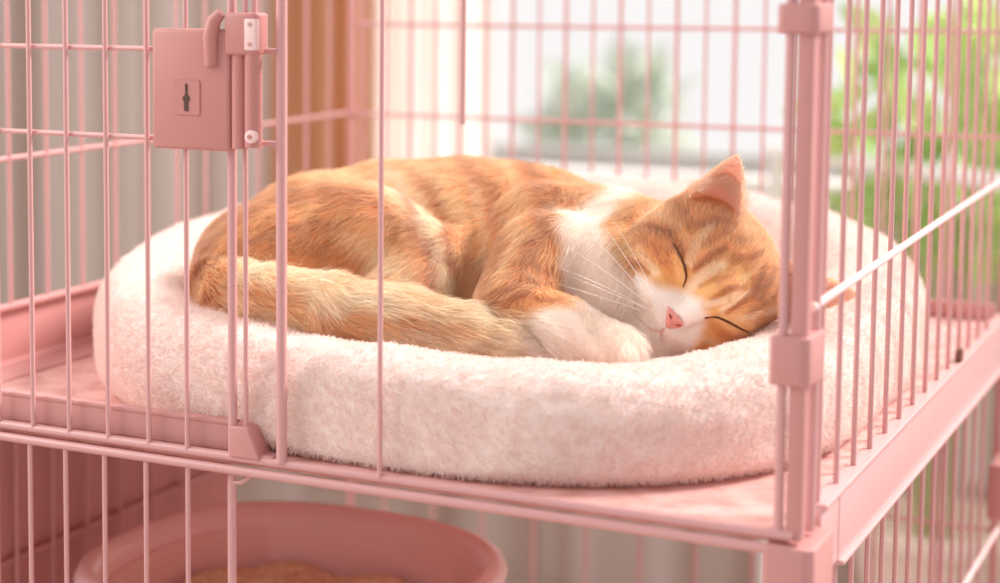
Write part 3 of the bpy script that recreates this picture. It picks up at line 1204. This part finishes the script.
# nose leather: a small raised pad
NOSE_M = noise_mat('pink_nose_leather', (246, 172, 162), (238, 158, 148), (1, 1, 1), 300, 0.5, 0.3)
npoly = np.array(NOSE, float)
cpt = npoly.mean(0)
rings = []
dense = fine(np.vstack([npoly, npoly[:1]]), 36)[:-1]
for s_, hgt in ((1.0, 0.0), (0.92, 0.0022), (0.7, 0.0034), (0.4, 0.0040), (0.1, 0.0042)):
    rings.append([to_world(surf(*(cpt + (q_ - cpt) * s_), hgt)[None])[0] for q_ in dense])
nb = MB()
nn = len(dense)
fs = []
for a in range(len(rings) - 1):
    for k in range(nn):
        fs.append((a * nn + k, a * nn + (k + 1) % nn, (a + 1) * nn + (k + 1) % nn, (a + 1) * nn + k))
fs.append(tuple((len(rings) - 1) * nn + k for k in range(nn)))
nb.add([p for r in rings for p in r], fs)
nose = nb.build('nose', NOSE_M, cat, angle=80)
NOST = mat('nostril_shadow', (186, 92, 84), 0.8)
for (x, y, ddx, ddy) in ((670.2, 316.5, 1.0, 2.6), (678.2, 325.3, 2.8, 0.6)):
    MB().tube([to_world(surf(x - ddx, y - ddy, 0.0040)[None])[0], to_world(surf(x, y, 0.0042)[None])[0], to_world(surf(x + ddx, y + ddy, 0.0040)[None])[0]], [0.0005, 0.0012, 0.0005], 8).build('nostril', NOST, nose)
# whiskers
WHISK = mat('white_whisker', (255, 250, 246), 0.35, 0.6)
WL = [((648, 304), (610, 272), (566, 246)), ((646, 308), (604, 284), (560, 268)), ((650, 300), (618, 262), (582, 226)), ((652, 296), (626, 258), (596, 214)),
      ((645, 312), (600, 296), (558, 284)), ((654, 292), (634, 254), (612, 218)), ((649, 310), (610, 292), (570, 276))]
for a, m_, e_ in WL:
    p0 = surf(*a, -0.001)
    d0 = p0[2]
    ptsw = []
    for k in range(12):
        s = k / 11
        x = (1 - s) ** 2 * a[0] + 2 * s * (1 - s) * m_[0] + s * s * e_[0]
        y = (1 - s) ** 2 * a[1] + 2 * s * (1 - s) * m_[1] + s * s * e_[1]
        ptsw.append(to_world(pt(x, y, d0 - 0.03 * math.sin(s * 1.8))[None])[0])
    MB().tube(ptsw, [0.00034 * (1 - 0.8 * k / 11) for k in range(12)], 6).build('whisker', WHISK, cat)

# ------------------------------------------------------------- the room
def struct(o):
    return tag(o, kind='structure')


def stripes_mat(name, cols, freq, rough=0.7):
    m = mat(name, cols[0], rough, 0.3)
    nt = m.node_tree
    b = nt.nodes['Principled BSDF']
    tc = nt.nodes.new('ShaderNodeTexCoord')
    mp = nt.nodes.new('ShaderNodeMapping')
    mp.inputs['Scale'].default_value = (freq, freq, 0.12)
    no = nt.nodes.new('ShaderNodeTexNoise')
    no.inputs['Scale'].default_value = 1.0
    no.inputs['Detail'].default_value = 2.0
    cr = nt.nodes.new('ShaderNodeValToRGB')
    el = cr.color_ramp.elements
    el[0].position, el[1].position = 0.32, 0.68
    el[0].color, el[1].color = rgba(cols[0]), rgba(cols[-1])
    for k, c_ in enumerate(cols[1:-1]):
        e = el.new(0.32 + 0.36 * (k + 1) / (len(cols) - 1))
        e.color = rgba(c_)
    nt.links.new(tc.outputs['Object'], mp.inputs['Vector'])
    nt.links.new(mp.outputs['Vector'], no.inputs['Vector'])
    nt.links.new(no.outputs['Fac'], cr.inputs['Fac'])
    nt.links.new(cr.outputs['Color'], b.inputs['Base Color'])
    return m


WALL = stripes_mat('whitewashed_boards', [(172, 148, 134), (208, 190, 181), (224, 209, 202)], 13)
WY = 2.6
ZF = -0.95
WX0, WX1, WZ0, WZ1 = -1.60, 0.55, -0.06, 1.25
wall = MB()
wall.box((-3.4, WY, ZF), (WX0, WY + 0.12, 1.6))
wall.box((WX1, WY, ZF), (1.6, WY + 0.12, 1.6))
wall.box((WX0, WY, ZF), (WX1, WY + 0.12, WZ0))
wall.box((WX0, WY, WZ1), (WX1, WY + 0.12, 1.6))
struct(wall.build('wall_back', WALL))
struct(MB().box((-3.4, -2.2, ZF - 0.05), (1.6, WY, ZF)).build('floor', stripes_mat('pale_floor_boards', [(176, 150, 136), (200, 178, 166)], 6)))
wf = MB()
FRM = mat('white_window_frame', (246, 240, 236), 0.5)
wf.box((WX0, WY - 0.02, WZ0 - 0.03), (WX1, WY + 0.08, WZ0 + 0.02))
wf.box((WX0, WY + 0.02, WZ1 - 0.05), (WX1, WY + 0.08, WZ1))
wf.box((WX0, WY + 0.02, WZ0), (WX0 + 0.05, WY + 0.08, WZ1))
wf.box((WX1 - 0.05, WY + 0.02, WZ0), (WX1, WY + 0.08, WZ1))
struct(MB().box((-3.4, WY - 0.03, ZF), (1.6, WY, -0.62)).build('shaded_wall_band_1', stripes_mat('shaded_wall_boards', [(168, 138, 126), (190, 166, 156), (204, 184, 176)], 12)))  # added strip of darker boards, imitates the shade low on the wall
win = struct(wf.build('window_1', FRM))
GL = bpy.data.materials.new('window_glass')
GL.use_nodes = True
nt = GL.node_tree
nt.nodes.clear()
o_ = nt.nodes.new('ShaderNodeOutputMaterial')
tr = nt.nodes.new('ShaderNodeBsdfTransparent')
gs = nt.nodes.new('ShaderNodeBsdfGlossy')
gs.inputs['Roughness'].default_value = 0.02
mx = nt.nodes.new('ShaderNodeMixShader')
mx.inputs[0].default_value = 0.04
nt.links.new(tr.outputs[0], mx.inputs[1])
nt.links.new(gs.outputs[0], mx.inputs[2])
nt.links.new(mx.outputs[0], o_.inputs['Surface'])
MB().box((WX0 + 0.04, WY + 0.045, WZ0 + 0.015), (WX1 - 0.04, WY + 0.049, WZ1 - 0.04)).build('window_pane', GL, win)


def curtain(name, x0, x1, y, z0, z1, amp, waves, m, label):
    nx_, nz_ = 120, 12
    xs = np.linspace(x0, x1, nx_)
    zs = np.linspace(z0, z1, nz_)
    X, Z = np.meshgrid(xs, zs, indexing='ij')
    s = (X - x0) / (x1 - x0)
    Y = y + amp * np.sin(s * waves * 2 * math.pi + 0.35 * np.sin(Z * 3)) + 0.3 * amp * np.sin(s * waves * 4.6 * math.pi + 1.0)
    V = np.stack([X, Y, Z], -1).reshape(-1, 3)
    i, j = np.meshgrid(np.arange(nx_ - 1), np.arange(nz_ - 1), indexing='ij')
    Q = np.stack([i * nz_ + j, (i + 1) * nz_ + j, (i + 1) * nz_ + j + 1, i * nz_ + j + 1], -1).reshape(-1, 4)
    o = np_mesh(name, V, Q, m)
    return tag(o, label, 'curtain')


def cloth_mat(name, c, trans):
    m = mat(name, c, 0.85, 0.1)
    nt = m.node_tree
    b = nt.nodes['Principled BSDF']
    o = nt.nodes['Material Output']
    t = nt.nodes.new('ShaderNodeBsdfTranslucent')
    t.inputs['Color'].default_value = rgba(c)
    mx = nt.nodes.new('ShaderNodeMixShader')
    mx.inputs[0].default_value = trans
    nt.links.new(b.outputs[0], mx.inputs[1])
    nt.links.new(t.outputs[0], mx.inputs[2])
    nt.links.new(mx.outputs[0], o.inputs['Surface'])
    return m


curtain('curtain', -1.815, -1.555, WY - 0.10, -0.75, 1.5, 0.022, 3.0, cloth_mat('caramel_cloth', (222, 168, 130), 0.35), 'caramel brown curtain hanging left of the white curtain')
curtain('curtain', -1.575, -1.285, WY - 0.05, -0.75, 1.5, 0.020, 4.0, cloth_mat('sheer_white_cloth', (255, 246, 240), 0.55), 'sheer white curtain at the left edge of the window')

# railing
ra = thing('railing', (-0.45, 2.15, ZF), 'low white railing crossing in front of the green plant', 'railing')
RA, RB = at(770, 152, 3.55), at(1060, 190, 2.90)
RB[2] = RA[2]
RW = mat('white_railing_paint', (250, 246, 240), 0.4)
MB().tube([RA, RB], 0.016, 12).build('top_rail', RW, ra)
for s in (0.03, 0.97):
    p = RA + (RB - RA) * s
    MB().tube([(p[0], p[1], ZF), (p[0], p[1], RA[2])], 0.014, 12).build('post', RW, ra)


# plants
def leaf_plant(name, c, rx, rz, n, cols, label, catg, base_z, pot=None, leaf=0.09, seed=1):
    rng = np.random.default_rng(seed)
    root = thing(name, (c[0], c[1], base_z), label, catg)
    V, Q, C_ = [], [], []
    for k in range(n):
        d = rng.normal(size=3)
        d /= np.linalg.norm(d)
        rr_ = rng.random() ** 0.4
        p = np.array([c[0] + rx * d[0] * rr_, c[1] + rx * d[1] * rr_, c[2] + rz * d[2] * rr_])
        ax_ = d + rng.normal(size=3) * 0.6 + np.array([0, 0, 0.1])
        ax_ /= np.linalg.norm(ax_)
        sd = np.cross(ax_, rng.normal(size=3))
        sd /= np.linalg.norm(sd)
        nn_ = np.cross(ax_, sd)
        L = leaf * rng.uniform(0.6, 1.2)
        w = L * 0.27
        o = len(V)
        for s, ww, hh in ((0, 0.05, 0), (0.25, 0.8, 0.06), (0.55, 1.0, 0.05), (0.8, 0.6, -0.02), (1.0, 0.04, -0.12)):
            for sg in (-1, 0, 1):
                V.append(p + ax_ * L * s + sd * w * ww * sg + nn_ * (L * hh + abs(sg) * w * 0.2))
        for a in range(4):
            for b2 in range(2):
                Q.append((o + a * 3 + b2, o + (a + 1) * 3 + b2, o + (a + 1) * 3 + b2 + 1, o + a * 3 + b2 + 1))
    m = noise_mat(name + '_leaf', cols[0], cols[1], (1, 1, 1), 9, 0.5, 0, 2, 0.4, 0.6)
    nt_ = m.node_tree
    tl = nt_.nodes.new('ShaderNodeBsdfTranslucent')
    ms = nt_.nodes.new('ShaderNodeMixShader')
    ms.inputs[0].default_value = 0.5
    src = nt_.nodes['Principled BSDF'].inputs['Base Color'].links[0].from_socket
    nt_.links.new(src, tl.inputs['Color'])
    nt_.links.new(nt_.nodes['Principled BSDF'].outputs[0], ms.inputs[1])
    nt_.links.new(tl.outputs[0], ms.inputs[2])
    nt_.links.new(ms.outputs[0], nt_.nodes['Material Output'].inputs['Surface'])
    b = m.node_tree.nodes['Principled BSDF']
    np_mesh('foliage', np.array(V), np.array(Q), m, root)
    st = MB()
    for k in range(7):
        a = rng.normal(size=2) * rx * 0.45
        st.tube([(c[0] + a[0] * 0.1, c[1] + a[1] * 0.1, base_z + 0.02), (c[0] + a[0] * 0.5, c[1] + a[1] * 0.5, (base_z + c[2]) / 2), (c[0] + a[0], c[1] + a[1], c[2] + rz * 0.4)], [0.008, 0.006, 0.003], 6)
    st.build('stem', mat(name + '_stem', (176, 172, 126), 0.7), root)
    if pot:
        pm = mat(name + '_pot', (238, 214, 200), 0.6)
        pr_ = [(0.10, 0.0), (0.15, 0.30), (0.165, 0.30), (0.165, 0.33), (0.15, 0.33), (0.14, 0.30)]
        n_ = 28
        vs = [(c[0] + r * math.cos(2 * math.pi * k / n_), c[1] + r * math.sin(2 * math.pi * k / n_), base_z + z) for r, z in pr_ for k in range(n_)]
        fs_ = [(a * n_ + k, a * n_ + (k + 1) % n_, (a + 1) * n_ + (k + 1) % n_, (a + 1) * n_ + k) for a in range(len(pr_) - 1) for k in range(n_)]
        fs_.append(tuple(reversed(range(n_))))
        fs_.append(tuple((len(pr_) - 1) * n_ + k for k in range(n_)))
        MB().add(vs, fs_).build('pot', pm, root)
    return root


leaf_plant('potted_plant', at(950, 145, 3.38), 0.20, 0.22, 210, [(226, 238, 166), (176, 208, 132)], 'bushy bright green potted plant behind the right side of the cage', 'plant', ZF, True, 0.11, 3)
leaf_plant('garden_shrub', at(612, 130, 7.4), 0.25, 0.20, 150, [(226, 230, 216), (205, 214, 204)], 'hazy grey green shrub outside the window behind the bed', 'shrub', -0.9, False, 0.22, 5)  # leaf colours washed out to imitate bright haze outside
struct(MB().box((-6, 4.9, -1.2), (4, 12, -0.9)).build('ground', mat('pale_ground', (210, 204, 198), 0.8)))
lw = MB().box((-3.2, 4.4, -0.9), (2.2, 4.5, -0.16))
struct(lw.build('wall_garden', noise_mat('grey_parapet', (178, 178, 172), (200, 198, 194), (1, 1, 1), 2, 0.8)))

# ------------------------------------------------------------- light
wd = bpy.data.worlds.new('world')
SC.world = wd
wd.use_nodes = True
nt = wd.node_tree
bg = nt.nodes['Background']
tc = nt.nodes.new('ShaderNodeTexCoord')
sx = nt.nodes.new('ShaderNodeSeparateXYZ')
mr = nt.nodes.new('ShaderNodeMapRange')       # brighter sky on the window side
mr.inputs['From Min'].default_value = -1.0
mr.inputs['From Max'].default_value = 0.9
mr.inputs['To Min'].default_value = 0.68
mr.inputs['To Max'].default_value = 1.0
nt.links.new(tc.outputs['Generated'], sx.inputs[0])
nt.links.new(sx.outputs['Y'], mr.inputs['Value'])
nt.links.new(mr.outputs[0], bg.inputs['Strength'])
bg.inputs['Color'].default_value = (1.0, 0.972, 0.965, 1)


def area(name, loc, target, size, energy, c):
    l = bpy.data.lights.new(name, 'AREA')
    l.shape = 'RECTANGLE'
    l.size, l.size_y = size
    l.energy = energy
    l.color = c
    o = bpy.data.objects.new(name, l)
    COL.objects.link(o)
    o.location = loc
    o.rotation_euler = (Vector(target) - Vector(loc)).to_track_quat('-Z', 'Y').to_euler()
    return o


area('soft_fill', (-1.75, -0.6, 0.95), (-0.2, 0.25, 0.1), (1.4, 1.1), 26, (1.0, 0.95, 0.9))
sl_ = bpy.data.lights.new('sun', 'SUN')
sl_.energy = 5.6
sl_.angle = math.radians(18)
sl_.color = (1.0, 0.95, 0.90)
so = bpy.data.objects.new('sun', sl_)
COL.objects.link(so)
so.rotation_euler = (Vector((-0.55, -0.62, -0.75))).to_track_quat('-Z', 'Y').to_euler()

SC.view_settings.view_transform = 'Standard'
SC.view_settings.look = 'None'
SC.view_settings.exposure = 0.0
SC.cycles.use_denoising = True
SC.cycles.max_bounces = 14
SC.cycles.diffuse_bounces = 10
SC.cycles.glossy_bounces = 6
SC.cycles.transmission_bounces = 12
SC.cycles.transparent_max_bounces = 12
